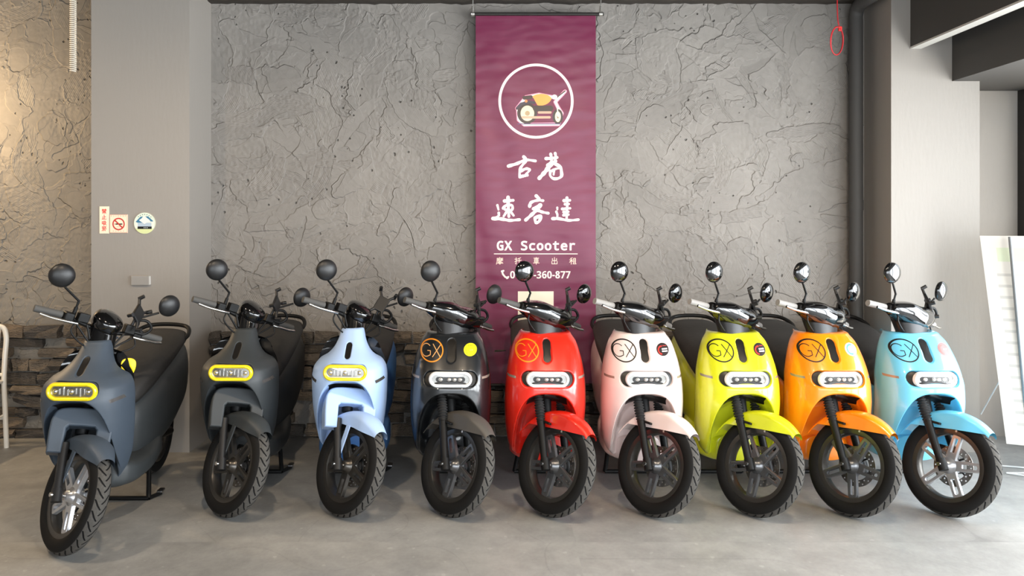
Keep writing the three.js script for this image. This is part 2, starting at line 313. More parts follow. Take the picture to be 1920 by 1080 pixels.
{ // hanging banner
  const X0 = -.181, X1 = .667, Y0 = .385, Y1 = 3.0, rows = [];
  for (let i = 0; i <= 150; i++) {
    const y = lerp(Y0, Y1, i / 150), row = [];
    for (let j = 0; j <= 60; j++) {
      const x = lerp(X0, X1, j / 60), t = (Y1 - y), a = sstep(0, .4, t);
      row.push(V(x, y, .09 + a * (.012 * nz(x * 5 + y * .9, y * .5, 3) + .007 * Math.sin((x * 9 + y * 3.2)) * nz(x * 2, y * .7, 6) + .0035 * nz(x * 4, y * 14, 9)) + .0016 * nz(x * 9, y * 30, 4)));
    }
    rows.push(row);
  }
  const b = group('hanging_banner');
  mesh('banner_cloth', grid(rows), phy(0xffffff, .42, { map: bannerTex, side: THREE.DoubleSide, clearcoat: .22, clearcoatRoughness: .32 }), b, 'purple printed vinyl cloth with white lettering');
  mesh('banner_rod', rod([X0 - .035, Y1 + .004, .09], [X1 + .055, Y1 + .004, .09], .012), std(0x26221f, .5), b);
  for (const x of [X0 - .02, X1 + .035]) {
    mesh('rod_clip', join([rod([x - .012, Y1 + .004, .09], [x + .012, Y1 + .004, .09], .017), rod([x, Y1 + .01, .09], [x, Y1 + .06, .09], .008)]), std(0xd8d4cc, .25, .8), b);
    mesh('hanging_wire', rod([x, Y1 + .05, .09], [x, WH, .09], .0035), std(0xc9c6c0, .3, .7), b);
  }
  mesh('bottom_rod', rod([X0, Y0, .09], [X1, Y0, .09], .011), std(0x26221f, .5), b);
  thing(b, 'tall purple cloth banner with round emblem and white characters on the wall', 'banner');
}
// signs on the column
function plate(name, w, h, x, y, z, draw, cw, chh, label, cat, round) {
  const tex = canvas(cw, chh, draw), g = group(name); g.position.set(x, y, z);
  if (round) {
    const e = new THREE.CylinderGeometry(w / 2, w / 2, .008, 48); e.rotateX(Math.PI / 2); e.translate(0, 0, .004); mesh('disc_edge', e, std(0xd9d6bd, .5), g);
    const f = new THREE.CircleGeometry(w / 2 - .001, 48); f.translate(0, 0, .0086); mesh('printed_face', f, std(0xffffff, .45, 0, { map: tex }), g);
  } else {
    mesh('panel', box(w, h, .005, 0, 0, .0025, .001), std(0xf4ead2, .5), g);
    const f = new THREE.PlaneGeometry(w - .002, h - .002); f.translate(0, 0, .0056); mesh('printed_face', f, std(0xffffff, .45, 0, { map: tex }), g);
  }
  return thing(g, label, cat);
}
const pxx = (px, Z) => (px - PX) * Z / F, pyy = (py, Z) => CY - (py - PY) * Z / F, CZF = CZ - .42;
plate('warning_sign', 18 * CZF / F, 51 * CZF / F, pxx(196, CZF), pyy(412.5, CZF), .42, (c, w, h) => {
  c.fillStyle = '#fdf1d6'; c.fillRect(0, 0, w, h); c.strokeStyle = '#e8453c'; ['jin', 'zhi', 'xi', 'yan'].forEach((g, i) => glyph(c, g, w * .25, h * (.09 + i * .215), w * .5, 13));
}, 180, 510, 'narrow cream sign with four red vertical characters on the grey column', 'sign');
plate('no_smoking_sign', 34 * CZF / F, 34.5 * CZF / F, pxx(223, CZF), pyy(419.5, CZF), .42, (c, w, h) => {
  c.fillStyle = '#fcecd0'; c.fillRect(0, 0, w, h); c.strokeStyle = '#e98a78'; c.lineWidth = 6; c.strokeRect(3, 3, w - 6, h - 6);
  c.strokeStyle = '#e09a88'; for (let i = 0; i < 7; i++) glyph(c, ['jin', 'chu', 'zhi', 'xi', 'che', 'zu', 'yan'][i], 20 + i * 45, 14, 24, 8);
  c.fillStyle = '#2a2220'; c.fillRect(112, 168, 130, 22); c.fillStyle = '#d98a80'; c.fillRect(86, 170, 22, 18);
  c.strokeStyle = '#d03a34'; c.lineWidth = 24; c.beginPath(); c.arc(170, 178, 106, 0, 7); c.stroke(); poly(c, [98, 106, 244, 250], 26);
  c.fillStyle = '#e7a394'; c.fillRect(140, 226, 60, 8); for (let i = 0; i < 5; i++) c.fillRect(60 + i * 48, 306, 20, 12);
}, 340, 345, 'square cream no smoking sign with red crossed circle on the column', 'sign');
plate('round_badge', 40 * CZF / F, 40 * CZF / F, pxx(272, CZF), pyy(418.5, CZF), .42, (c, w, h) => {
  c.fillStyle = '#e4eddc'; c.fillRect(0, 0, w, h); c.fillStyle = '#f3f0e2'; c.fillRect(20, 150, 360, 130); c.fillStyle = '#dfe6a8'; c.fillRect(0, 300, w, 100);
  c.fillStyle = '#3f7fa0'; c.beginPath(); c.moveTo(30, 175); c.lineTo(120, 80); c.lineTo(170, 70); c.lineTo(120, 150); c.lineTo(170, 200); c.lineTo(90, 200); c.fill();
  c.beginPath(); c.moveTo(215, 70); c.lineTo(270, 70); c.lineTo(370, 165); c.lineTo(320, 170); c.fill();
  c.fillStyle = '#b9c9d6'; c.fillRect(70, 190, 260, 75); c.fillStyle = '#fbf3ea'; c.beginPath(); c.moveTo(95, 145); c.lineTo(200, 65); c.lineTo(305, 145); c.lineTo(200, 215); c.fill();
  c.fillStyle = '#121212'; c.fillRect(68, 262, 268, 48); c.fillStyle = '#cfd6da'; for (let i = 0; i < 3; i++) c.fillRect(185 + i * 30, 278, 16, 16);
  c.fillStyle = '#5f7f78'; for (let i = 0; i < 7; i++) { const t = -2.3 + i * .25; c.fillRect(200 + 172 * Math.cos(t) - 8, 205 + 172 * Math.sin(t) - 8, 16, 16); }
}, 400, 400, 'round pale badge with blue roofs and a black bar on the column', 'badge', true);
{ const g = group('socket_plate'); g.position.set(pxx(265, CZF), pyy(525.5, CZF), .42);
  mesh('cover_plate', box(34 * CZF / F, 18 * CZF / F, .022, 0, 0, .011, .004), std(0xa09c97, .4), g);
  mesh('end_cap', box(.004, .056, .018, .062, 0, .01, .001), std(0xdedbd6, .35), g);
  thing(g, 'blank grey cover plate screwed to the column above the handlebar', 'wall plate'); }

// hanging coil and red loop
{ const pts = [], z = .5, x = pxx(137, CZ - z); const y0 = pyy(134, CZ - z);
  for (let i = 0; i <= 46 * 10; i++) { const t = i / 10 * 2 * Math.PI, y = lerp(y0, WH, i / 460); pts.push([x + .018 * Math.cos(t), y, z + .018 * Math.sin(t)]); }
  const o = mesh('coiled_cord', tube(pts, .0042, 900, 6), std(0xe9e3d6, .4)); thing(o, 'white coiled cord hanging down before the pitted plaster', 'cord'); }
{ const z = .35, P = (px, py) => [pxx(px, CZ - z), pyy(py, CZ - z), z], g = group('red_cable');
  const red = std(0xc8232b, .4);
  mesh('cable_drop', tube([[pxx(1570, CZ - z), WH, z], P(1570, 20), P(1572, 45), P(1575, 52)], .004, 20, 8), red, g);
  for (const k of [0, 1]) { const pts = []; for (let i = 0; i <= 16; i++) { const t = -1.1 + i / 16 * 6.0; pts.push([pxx(1569 - k, CZ - z) + (.048 + .004 * k) * Math.cos(t + 1.57 + .9) * .95, pyy(77, CZ - z) + .092 * Math.sin(t + 1.57 + .9), z + .01 * k + .02 * Math.cos(t)]); } mesh('cable_loop', tube(pts, .0035, 60, 8), red, g); }
  mesh('cable_tie', box(.022, .03, .02, pxx(1575, CZ - z), pyy(54, CZ - z), z, .004), std(0xff3a36, .4), g);
  thing(g, 'thin red cable tied into a hanging loop', 'cable'); }

// ---------------------------------------------------------------- white metal chair at the left edge
{ const g = group('metal_chair'), m = std(0xe9e4da, .35, .1); g.position.set(-3.37, 0, .3);
  const w = .37;
  mesh('back_frame', tube([[0, 0, 0], [-.004, .3, .012], [-.006, .46, .02], [-.008, .62, .005], [-.012, .76, -.015], [-.035, .815, -.02], [-.09, .825, -.02], [-w / 2, .825, -.02], [-w + .09, .825, -.02], [-w + .035, .815, -.02], [-w + .012, .76, -.015], [-w + .008, .62, .005], [-w + .006, .46, .02], [-w + .004, .3, .012], [-w, 0, 0]], .0165, 120, 12), m, g);
  for (const x of [-.06, -.125, -w + .125, -w + .06]) mesh('back_slat', rod([x, .5, .02], [x, .815, -.02], .009), m, g);
  mesh('back_rail', rod([-.006, .5, .02], [-w + .006, .5, .02], .012), m, g);
  mesh('seat', box(w, .022, .38, -w / 2, .455, .2, .01), m, g);
  for (const x of [-.02, -w + .02]) { mesh('leg', tube([[x, 0, .41], [x, .25, .395], [x, .445, .38]], .0155), m, g); mesh('stretcher', rod([x * .9, .22, .01], [x, .2, .39], .009), m, g); }
  mesh('stretcher', rod([-.004, .2, .005], [-w + .004, .2, .005], .009), m, g);
  thing(g, 'white painted metal chair with slatted back beside the stone cladding', 'chair'); }

// ---------------------------------------------------------------- poster on a folding stand at the right
{ const g = group('poster_stand'); const z0 = .86, P = (px, py, z) => [pxx(px, CZ - z), pyy(py, CZ - z), z];
  const tex = canvas(512, 1024, (c, w, h) => {
    c.fillStyle = '#d9d3ca'; c.fillRect(0, 0, w, h); c.fillStyle = '#ccd2b6'; c.fillRect(60, 60, 400, 70);
    c.fillStyle = '#c3beb7'; for (let i = 0; i < 14; i++) c.fillRect(50, 190 + i * 56, rr(260, 410), 14);
  });
  const a = V(...P(1837, 442, .70)), b = V(...P(1887, 832, .92)), rt = V(.62, 0, .25), rows = [];
  for (let i = 0; i <= 12; i++) { const row = []; for (let j = 0; j <= 12; j++) { const s = Math.sin(j / 12 * Math.PI) * .02; row.push(b.clone().lerp(a, i / 12).addScaledVector(rt, j / 12).add(V(0, 0, s))); } rows.push(row); }
  mesh('poster_sheet', grid(rows), phy(0xffffff, .95, { map: tex, side: THREE.DoubleSide, transmission: .25, thickness: 0 }), g, 'pale translucent printed sheet');
  const gm = std(0x8f9294, .4, .5), wm = std(0xdcdcda, .4, .3), z2 = .98;
  const top = V(...P(1894, 444, .8)), low = V(pxx(1934, CZ - z2), 0.02, z2);
  mesh('pole', rod(top.toArray(), [low.x, .05, low.z], .012), gm, g);
  mesh('strut', rod(P(1916, 640, .86), [pxx(1836, CZ - .6), .3, .62], .004), wm, g);
  mesh('foot', join([rod([3.08, .006, .9], [3.3, .03, .98], .006), rod([3.08, .006, .9], [3.26, .006, 1.02], .006), rod([3.26, .006, 1.02], [3.3, .4, .98], .006), rod([3.06, .006, .72], [3.45, .006, .86], .006)]), wm, g);
  thing(g, 'pale translucent poster sheet on a thin metal folding stand', 'poster stand'); }

// ================================================================ scooters
const RAKE = 24.5 * Math.PI / 180, OFF = .062, AX = V(0, Math.cos(RAKE), -Math.sin(RAKE)), AP = V(0, .259, -OFF / Math.cos(RAKE));
const WR = .259, WB = 1.25;
const onAxis = (y) => AP.z - (y - AP.y) * Math.tan(RAKE);            // z of the steering axis at height y
const BAR = V(0, .995, onAxis(.995) + .01);
const black = phy(0x0f0f0f, .5, { specularIntensity: .6 }), gloss = phy(0x0a0a0b, .12, { clearcoat: 1, clearcoatRoughness: .04 }), matteBlack = std(0x1b1b1c, .42), rubber = std(0x151413, .8), chrome = std(0xd5d3cf, .22, 1), alloy = std(0x9a9a9c, .28, 1), darkAlloy = std(0x5c5955, .32, .8), seatMat = std(0x262422, .62, 0, { bumpMap: paintBump, bumpScale: .0015 });
const signalDark = phy(0x4d4946, .2, { clearcoat: 1 });
const slotMat = std(0x161412, .35), gripDark = std(0x4a4947, .75), gripLight = std(0x8d8a86, .7);
const lampWhite = phy(0xe9e9e6, .15, { clearcoat: 1 }), lampYellow = phy(0xf3d914, .3, { clearcoat: .6 }), lensMat = phy(0xffffff, .03, { transmission: 1, thickness: 0, ior: 1.45 }), cupMat = std(0xb9b7b2, .22, 1), signalMat = phy(0x8f8277, .2, { clearcoat: 1 });
// tyre: dusty tread with slanted grooves between plain black side walls
const treadMap = canvas(2048, 128, (c, w, h) => {
  c.fillStyle = '#191817'; c.fillRect(0, 0, w, h); c.fillStyle = '#4a4743'; c.fillRect(0, h * .33, w, h * .34);
  for (let i = 0; i < 3000; i++) { c.fillStyle = rnd() < .5 ? 'rgba(120,114,106,.14)' : 'rgba(30,28,26,.14)'; c.fillRect(rnd() * w, h * rr(.33, .66), rr(2, 12), 1.4); }
  c.strokeStyle = '#0c0b0b'; for (let i = -1; i < 33; i++) { const x = i * 64; poly(c, [x, h * .35, x + 34, h * .43, x + 52, h * .495], 4.2); poly(c, [x + 32, h * .65, x + 66, h * .57, x + 84, h * .505], 4.2); }
});
const treadBump = canvas(2048, 128, (c, w, h) => {
  c.fillStyle = '#fff'; c.fillRect(0, 0, w, h); c.strokeStyle = '#000';
  for (let i = -1; i < 33; i++) { const x = i * 64; poly(c, [x, h * .35, x + 34, h * .43, x + 52, h * .495], 4.2); poly(c, [x + 32, h * .65, x + 66, h * .57, x + 84, h * .505], 4.2); }
}, false);
const tyreMat = phy(0xffffff, .8, { specularIntensity: .35, map: treadMap, bumpMap: treadBump, bumpScale: .004 });
function lathe(pts, seg = 64) { const g = new THREE.LatheGeometry(pts.map(([r, x]) => new THREE.Vector2(r, x)), seg); g.rotateZ(-Math.PI / 2); return g; }
const tyreGeo = (() => {                                             // evenly spaced by arc length so the tread print sits on the crown
  const p = [[.186, -.030], [.19, -.038], [.205, -.0445], [.225, -.044], [.243, -.034], [.254, -.018], [.259, 0], [.254, .018], [.243, .034], [.225, .044], [.205, .0445], [.19, .038], [.186, .030]];
  const cv = new THREE.CatmullRomCurve3(p.map(([r, x]) => V(r, x, 0)));
  return lathe(cv.getSpacedPoints(30).map((q) => [q.x, q.y]), 72);
})();
const rimGeo = lathe([[.165, -.03], [.19, -.034], [.192, -.030], [.178, -.026], [.17, -.012], [.17, .012], [.178, .026], [.192, .030], [.19, .034], [.165, .03], [.158, .012], [.158, -.012], [.165, -.03]], 72);
const spokeGeo = (() => {
  const s = new THREE.Shape(); s.moveTo(-.024, .035); s.lineTo(-.0215, .15); s.quadraticCurveTo(-.02, .166, 0, .168); s.quadraticCurveTo(.02, .166, .0215, .15); s.lineTo(.024, .035); s.closePath();
  const hole = new THREE.Path(); hole.moveTo(-.0105, .07); hole.lineTo(-.0105, .144); hole.quadraticCurveTo(0, .156, .0105, .144); hole.lineTo(.0105, .07); hole.closePath(); s.holes.push(hole);
  const g = new THREE.ExtrudeGeometry(s, { depth: .016, bevelEnabled: true, bevelSize: .003, bevelThickness: .003, bevelSegments: 2, curveSegments: 6 }); g.translate(0, 0, -.008);
  g.rotateY(Math.PI / 2); g.translate(-.012, 0, 0); return g;        // wheel plane is y-z, axle along x
})();
const hubGeo = lathe([[.001, -.05], [.022, -.05], [.026, -.03], [.045, -.022], [.047, .02], [.034, .03], [.03, .05], [.001, .05]], 32);
const discGeo = (() => {
  const s = new THREE.Shape(); s.absarc(0, 0, .104, 0, Math.PI * 2); const h = new THREE.Path(); h.absarc(0, 0, .07, 0, Math.PI * 2, true); s.holes.push(h);
  for (let r = 0; r < 2; r++) for (let i = 0; i < 16; i++) { const t = (i + r * .5) / 16 * 2 * Math.PI, q = new THREE.Path(); q.absarc((.08 + r * .014) * Math.cos(t), (.08 + r * .014) * Math.sin(t), .0042, 0, Math.PI * 2, true); s.holes.push(q); }
  const g = new THREE.ExtrudeGeometry(s, { depth: .004, bevelEnabled: false, curveSegments: 24 }); g.rotateY(Math.PI / 2); g.translate(.03, 0, 0); return g;
})();
const discArms = join(Array.from({ length: 5 }, (_, i) => { const t = i / 5 * 6.283 + .3; return rod([.032, .03 * Math.cos(t), .03 * Math.sin(t)], [.032, .07 * Math.cos(t + .4), .07 * Math.sin(t + .4)], .006, .005, 8); }));
function wheel(name, parent, spokeMat, phase) {
  const g = group(name, parent);
  mesh('tyre', tyreGeo, tyreMat, g); mesh('rim', rimGeo, darkAlloy, g); mesh('hub', hubGeo, spokeMat, g);
  for (let i = 0; i < 5; i++) { const s = mesh('spoke', spokeGeo, spokeMat, g); s.rotation.x = phase + i / 5 * 2 * Math.PI; }
  mesh('brake_disc', discGeo, std(0x8f8a84, .35, 1), g); mesh('disc_carrier', discArms, black, g);
  return g;
}
// ---- front shields: x -> -W..W, y -> bottom..top, with the wheel arch, lamp and slot pressed in
function shieldModel(o) {
  const W = table(o.W), ZC = table(o.Z), D = table(o.D), n = o.n;
  const pillDist = (x, y, cx, cy, hw, hh) => { const dx = Math.abs(x - cx), dy = Math.abs(y - cy); return hw >= hh ? Math.hypot(Math.max(0, dx - (hw - hh)), dy) - hh : Math.hypot(dx, Math.max(0, dy - (hh - hw))) - hw; };
  const arch = (x, y) => Math.pow(Math.pow(Math.abs(x) / o.aw, 3) + Math.pow(Math.max(0, y - o.ay) / o.ah, 3), 1 / 3);
  const skin = (x, y) => { const w = W(y), q = Math.min(1, Math.abs(x) / w); return ZC(y) - D(y) * (1 - Math.pow(1 - Math.pow(q, n), 1 / n)); };
  const press = (x, y, z) => {
    const a = arch(x, y), m = sstep(1.03, .97, a) * .22 + sstep(1.0, .72, a) * .78;
    z = lerp(z, Math.min(z, o.well), m);
    if (o.lamp) z -= .016 * sstep(.003, -.003, pillDist(x, y, 0, o.lamp[0], o.lamp[1], o.lamp[2]));
    z -= .010 * sstep(.0025, -.0025, pillDist(x, y, 0, o.slot[0], o.slot[1], o.slot[2]));
    return z;
  };
  const f = (x, y) => press(x, y, skin(x, y));
  const rows = [], C = 150, R = 190;
  for (let i = 0; i <= R; i++) {
    const y = lerp(o.y0, o.y1, i / R), w = W(y), row = [];
    for (let j = 0; j <= C; j++) { const t = lerp(-1, 1, j / C), q = Math.sin(t * Math.PI / 2) * .8 + .2 * Math.sign(t) * (1 - Math.pow(1 - Math.abs(t), 3)), x = w * q; row.push(V(x, y, press(x, y, skin(x, y)))); }
    rows.push(row);
  }
  const top = rows[R];                                               // roll the top edge over to the back
  for (const [dy, s, dz] of [[.006, .985, -.004], [.011, .95, -.015], [.014, .9, -.035], [.012, .84, -.07], [.0, .8, -.10]]) rows.push(top.map((p) => V(p.x * s, p.y + dy, Math.max(p.z + dz, -.50))));
  // rolled outer edges give the shell thickness
  for (const r of rows) { const a = r[0], b = r[r.length - 1]; r.unshift(V(a.x * .93, a.y, a.z - .03)); r.unshift(V(a.x * .99, a.y, a.z - .016)); [r[0], r[1]] = [r[0], r[1]]; const t0 = r[0]; r[0] = r[1]; r[1] = t0; r.push(V(b.x * .99, b.y, b.z - .016)); r.push(V(b.x * .93, b.y, b.z - .03)); }
  return { geo: grid(rows), f, skin, W, ZC, D, o, arch };
}
// flat prints and trims laid on a shield: outline given in (x, y), triangulated finely and lifted off the skin
function patch(sh, cx, cy, pts, lift, surface = sh.f) {
  const rows = [], K = 8; for (let k = 0; k <= K; k++) rows.push([...pts, pts[0]].map(([x, y]) => { const X = cx + x * k / K, Y = cy + y * k / K; return V(X, Y, surface(X, Y) + lift); }));
  const g = grid(rows), u = g.attributes.uv, p = g.attributes.position; let mx = 0; pts.forEach(([x, y]) => { mx = Math.max(mx, Math.abs(x), Math.abs(y)); });
  for (let i = 0; i < u.count; i++) u.setXY(i, .5 + (p.getX(i) - cx) / mx / 2, .5 + (p.getY(i) - cy) / mx / 2);
  return g;
}
function ribbon(sh, line, w, lift, closed) {                         // a printed line of width w
  const n = line.length, a = [], b = [];
  for (let i = 0; i < n; i++) {
    const p = line[closed ? (i - 1 + n) % n : Math.max(0, i - 1)], q = line[closed ? (i + 1) % n : Math.min(n - 1, i + 1)], dx = q[0] - p[0], dy = q[1] - p[1], l = Math.hypot(dx, dy) || 1;
    const nx = -dy / l * w / 2, ny = dx / l * w / 2;
    for (const [arr, s] of [[a, 1], [b, -1]]) { const x = line[i][0] + nx * s, y = line[i][1] + ny * s; arr.push(V(x, y, sh.f(x, y) + lift)); }
  }
  if (closed) { a.push(a[0].clone()); b.push(b[0].clone()); }
  return grid([b, a]);
}
function band(sh, cx, cy, inner, outer, lift, h) {                   // raised pill-shaped frame standing h proud of lift
  const ring = (pts, dz) => [...pts, pts[0]].map(([x, y]) => V(cx + x, cy + y, sh.skin(cx + x * .5, cy) + dz));
  return grid([ring(inner, lift), ring(inner.map(([x, y]) => [x * 1.01, y * 1.04]), lift + h), ring(outer.map(([x, y]) => [x * .975, y * .95]), lift + h), ring(outer, lift)].reverse());
}
const circle = (r, n = 48, ry = r) => Array.from({ length: n }, (_, i) => [r * Math.cos(i / n * 2 * Math.PI), ry * Math.sin(i / n * 2 * Math.PI)]);
const dense = (p, step = .004) => { const o = []; for (let i = 0; i < p.length - 1; i++) { const n = Math.max(1, Math.ceil(Math.hypot(p[i + 1][0] - p[i][0], p[i + 1][1] - p[i][1]) / step)); for (let k = 0; k < n; k++) o.push([lerp(p[i][0], p[i + 1][0], k / n), lerp(p[i][1], p[i + 1][1], k / n)]); } o.push(p[p.length - 1]); return o; };
const shieldB = shieldModel({
  y0: .235, y1: .905, n: 2.7, aw: .178, ay: .2, ah: .41, well: -.335, lamp: [.692, .142, .040], slot: [.832, .0245, .060],
  W: [[.235, .165], [.27, .192], [.33, .21], [.42, .222], [.55, .226], [.65, .222], [.74, .211], [.82, .192], [.87, .174], [.905, .150]],
  Z: [[.235, -.19], [.33, -.13], [.45, -.085], [.56, -.068], [.64, -.07], [.70, -.092], [.78, -.145], [.86, -.212], [.905, -.262]],
  D: [[.235, .17], [.4, .25], [.65, .25], [.8, .19], [.905, .12]],
});
const shieldA = shieldModel({
  y0: .25, y1: .93, n: 2.6, aw: .158, ay: .3, ah: .385, well: -.33, lamp: [.735, .112, .039], slot: [.835, .017, .04],
  W: [[.25, .13], [.32, .165], [.44, .19], [.58, .203], [.68, .205], [.735, .198], [.775, .172], [.806, .125], [.845, .092], [.885, .074], [.93, .064]],
  Z: [[.25, -.2], [.33, -.14], [.45, -.09], [.58, -.055], [.68, -.04], [.74, -.055], [.79, -.11], [.85, -.195], [.93, -.285]],
  D: [[.25, .15], [.4, .24], [.68, .26], [.76, .24], [.82, .15], [.915, .085]],
});
// ---- lofted body pieces: [z, half width, bottom, top]
function loft(secs, n = 2.6, m = 40) {
  const t = ['1', '2', '3'].map((_, k) => table(secs.map((s) => [-s[0], s[k + 1]]))), z0 = secs[0][0], z1 = secs[secs.length - 1][0], rows = [];
  for (let i = 0; i <= 48; i++) {
    const z = lerp(z0, z1, i / 48), w = t[0](-z), b = t[1](-z), h = t[2](-z), row = [];
    for (let j = 0; j < m; j++) { const a = j / m * 2 * Math.PI, c = Math.cos(a), s = Math.sin(a); row.push(V(w * Math.sign(c) * Math.pow(Math.abs(c), 2 / n), (b + h) / 2 + (h - b) / 2 * Math.sign(s) * Math.pow(Math.abs(s), 2 / n), z)); }
    rows.push(row);
  }
  return grid(rows, true, true);
}
const bodyGeo = loft([[-.58, .085, .25, .50], [-.64, .125, .24, .57], [-.78, .165, .24, .635], [-1.0, .187, .27, .72], [-1.25, .182, .37, .785], [-1.42, .13, .55, .80], [-1.47, .05, .62, .79]], 3);
const seatGeo = loft([[-.56, .05, .53, .60], [-.6, .10, .53, .66], [-.7, .142, .56, .735], [-.85, .165, .62, .79], [-1.05, .172, .69, .825], [-1.25, .168, .76, .862], [-1.38, .135, .80, .868], [-1.43, .06, .825, .858]], 2.5);
const floorGeo = loft([[-.30, .10, .2, .34], [-.36, .165, .185, .335], [-.45, .192, .18, .315], [-.62, .2, .19, .305], [-.78, .19, .215, .34], [-.95, .14, .26, .38]], 3.4);
const backPanel = (sh, wid) => { const rows = []; for (let i = 0; i <= 30; i++) { const y = lerp(.25, .9, i / 30), w = wid ? wid(y) : sh.W(y) * .95, z = Math.max(sh.ZC(y) - sh.D(y) - .025, -.47), row = []; for (let j = 0; j <= 14; j++) { const q = lerp(-1, 1, j / 14); row.push(V(q * w, y, z - .03 * (1 - q * q))); } rows.push(row); } return grid(rows); };
const shoulder = table([[.25, .13], [.45, .185], [.7, .195], [.76, .188], [.82, .165], [.87, .135], [.89, .09], [.9, .05]]);
const railGeo = tube([[-.14, .80, -1.2], [-.165, .84, -1.32], [-.12, .875, -1.43], [0, .885, -1.455], [.12, .875, -1.43], [.165, .84, -1.32], [.14, .80, -1.2]], .013, 60, 10);
// ---- front mudguards: cross-section swept over the wheel, cut to a chord below
function fender(r, hw, a0, a1, chord, round) {
  const rows = [];
  for (let i = 0; i <= 60; i++) {
    const a = lerp(a0, a1, i / 60), e = sstep(0, .16, i / 60) * sstep(1, .9, i / 60), row = [], w = hw * (.62 + .38 * sstep(0, .3, i / 60)), top = WR + r * Math.sin(a), z = r * Math.cos(a);
    for (let j = 0; j <= 28; j++) {
      const q = lerp(-1, 1, j / 28), t = Math.abs(q), arc = Math.min(1, t / .6), x = Math.sign(q) * w * Math.sin(arc * Math.PI / 2);
      const drop = round * (1 - Math.cos(arc * Math.PI / 2)), side = t > .6 ? (t - .6) / .4 : 0, cut = lerp(top - drop, Math.min(top - drop, chord(z)), side);
      row.push(V(x, cut, z * (1 - .02 * side)));
    }
    rows.push(row);
  }
  return grid(rows);
}
const fenderB = fender(.288, .066, .90, 2.72, (z) => z > 0 ? .448 + .12 * z : .448 + .15 * z, .03);
const fenderA = fender(.286, .068, .97, 2.5, (z) => z > 0 ? .458 : .458 + .1 * z, .036);
const legDir = V(0, .62 - WR, onAxis(.62) + .02).normalize(), LEAN = Math.atan2(-legDir.z, legDir.y);
const along = (x, L, dz = 0) => { const p = V(x, WR, dz).addScaledVector(legDir, L); return [p.x, p.y, p.z]; };
function bellows(x, L0, L1) {
  const pts = [], n = 9; for (let i = 0; i <= n * 6; i++) { const t = i / (n * 6); pts.push(new THREE.Vector2(lerp(.019, .0235, Math.sin(t * Math.PI)) + .0045 * Math.cos(t * n * 2 * Math.PI), t * (L1 - L0))); }
  const g = new THREE.LatheGeometry(pts, 24); g.rotateX(-LEAN); g.translate(...along(x, L0)); return g;
}
const mirrorGeo = (s) => {                                           // rounded shell, drawn out towards its stem
  const g = new THREE.SphereGeometry(1, 36, 26), p = g.attributes.position, d = V(-s * .62, -.78, 0);
  for (let i = 0; i < p.count; i++) { const v = V(p.getX(i), p.getY(i), p.getZ(i)), q = clamp(v.x * d.x + v.y * d.y, 0, 1), k = Math.pow(q, 6); p.setXYZ(i, v.x * (.062 - .024 * k) + d.x * .022 * k, v.y * (.059 - .02 * k) + d.y * .022 * k, (v.z > 0 ? .034 : .008) * v.z * (1 - .4 * k)); }
  g.computeVertexNormals(); return g;
};
const mirrorShell = { '-1': mirrorGeo(-1), '1': mirrorGeo(1) }, glassGeo = (() => { const g = new THREE.CircleGeometry(.054, 36); g.rotateY(Math.PI); g.translate(0, 0, -.0085); return g; })(), mirrorGlass = std(0xe6e8ea, .04, 1);
const cowlGeo = (() => {                                             // handlebar cover: sections along x
  const hw = table([[0, .092], [.07, .088], [.13, .07], [.18, .048], [.205, .034]]), hh = table([[0, .066], [.07, .063], [.13, .052], [.18, .038], [.205, .028]]), cy = table([[0, -.005], [.1, .004], [.205, .0]]), cz = table([[0, .02], [.1, .012], [.205, 0]]), rows = [];
  for (let i = 0; i <= 56; i++) { const x = lerp(-.205, .205, i / 56), a = Math.abs(x), row = []; for (let j = 0; j < 32; j++) { const t = j / 32 * 2 * Math.PI, c = Math.cos(t), s = Math.sin(t), chin = s < 0 ? 1 + .42 * Math.exp(-Math.pow(a / .12, 2)) : 1; row.push(V(x, cy(a) + hh(a) * Math.sign(s) * Math.pow(Math.abs(s), .8) * chin, cz(a) + hw(a) * Math.sign(c) * Math.pow(Math.abs(c), .85) * (s < 0 ? 1 + .25 * s : 1))); } rows.push(row); }
  return grid(rows, true, true);
})();
function neck(y0, y1, r0, r1, sq = 1) { const rows = []; for (let i = 0; i <= 12; i++) { const y = lerp(y0, y1, i / 12), r = lerp(r0, r1, i / 12), row = []; for (let j = 0; j < 32; j++) { const a = j / 32 * 2 * Math.PI; row.push(V(r * Math.cos(a), y, onAxis(y) + r * sq * Math.sin(a))); } rows.push(row); } return grid(rows, true, true); }
const podGeo = (() => { const g = new THREE.SphereGeometry(1, 36, 24), p = g.attributes.position; for (let i = 0; i < p.count; i++) { const x = p.getX(i), y = p.getY(i), z = p.getZ(i), e = 1 - .25 * Math.max(0, -z); p.setXYZ(i, x * .078 * e, Math.sign(y) * Math.pow(Math.abs(y), .8) * (y > 0 ? .045 : .065), z * .088); } g.rotateX(.35); g.computeVertexNormals(); return g; })();
const holderGeo = (() => {
  const L = [box(.058, .085, .014, 0, 0, 0, .004)];
  for (const [sx, sy] of [[-1, -1], [-1, 1], [1, -1], [1, 1]]) { L.push(rod([sx * .015, sy * .03, 0], [sx * .04, sy * .068, 0], 0.0075, .0065, 10)); L.push(rod([sx * .04, sy * .068, -.004], [sx * .044, sy * .074, .022], .009, .009, 10)); }
  return join(L);
})();
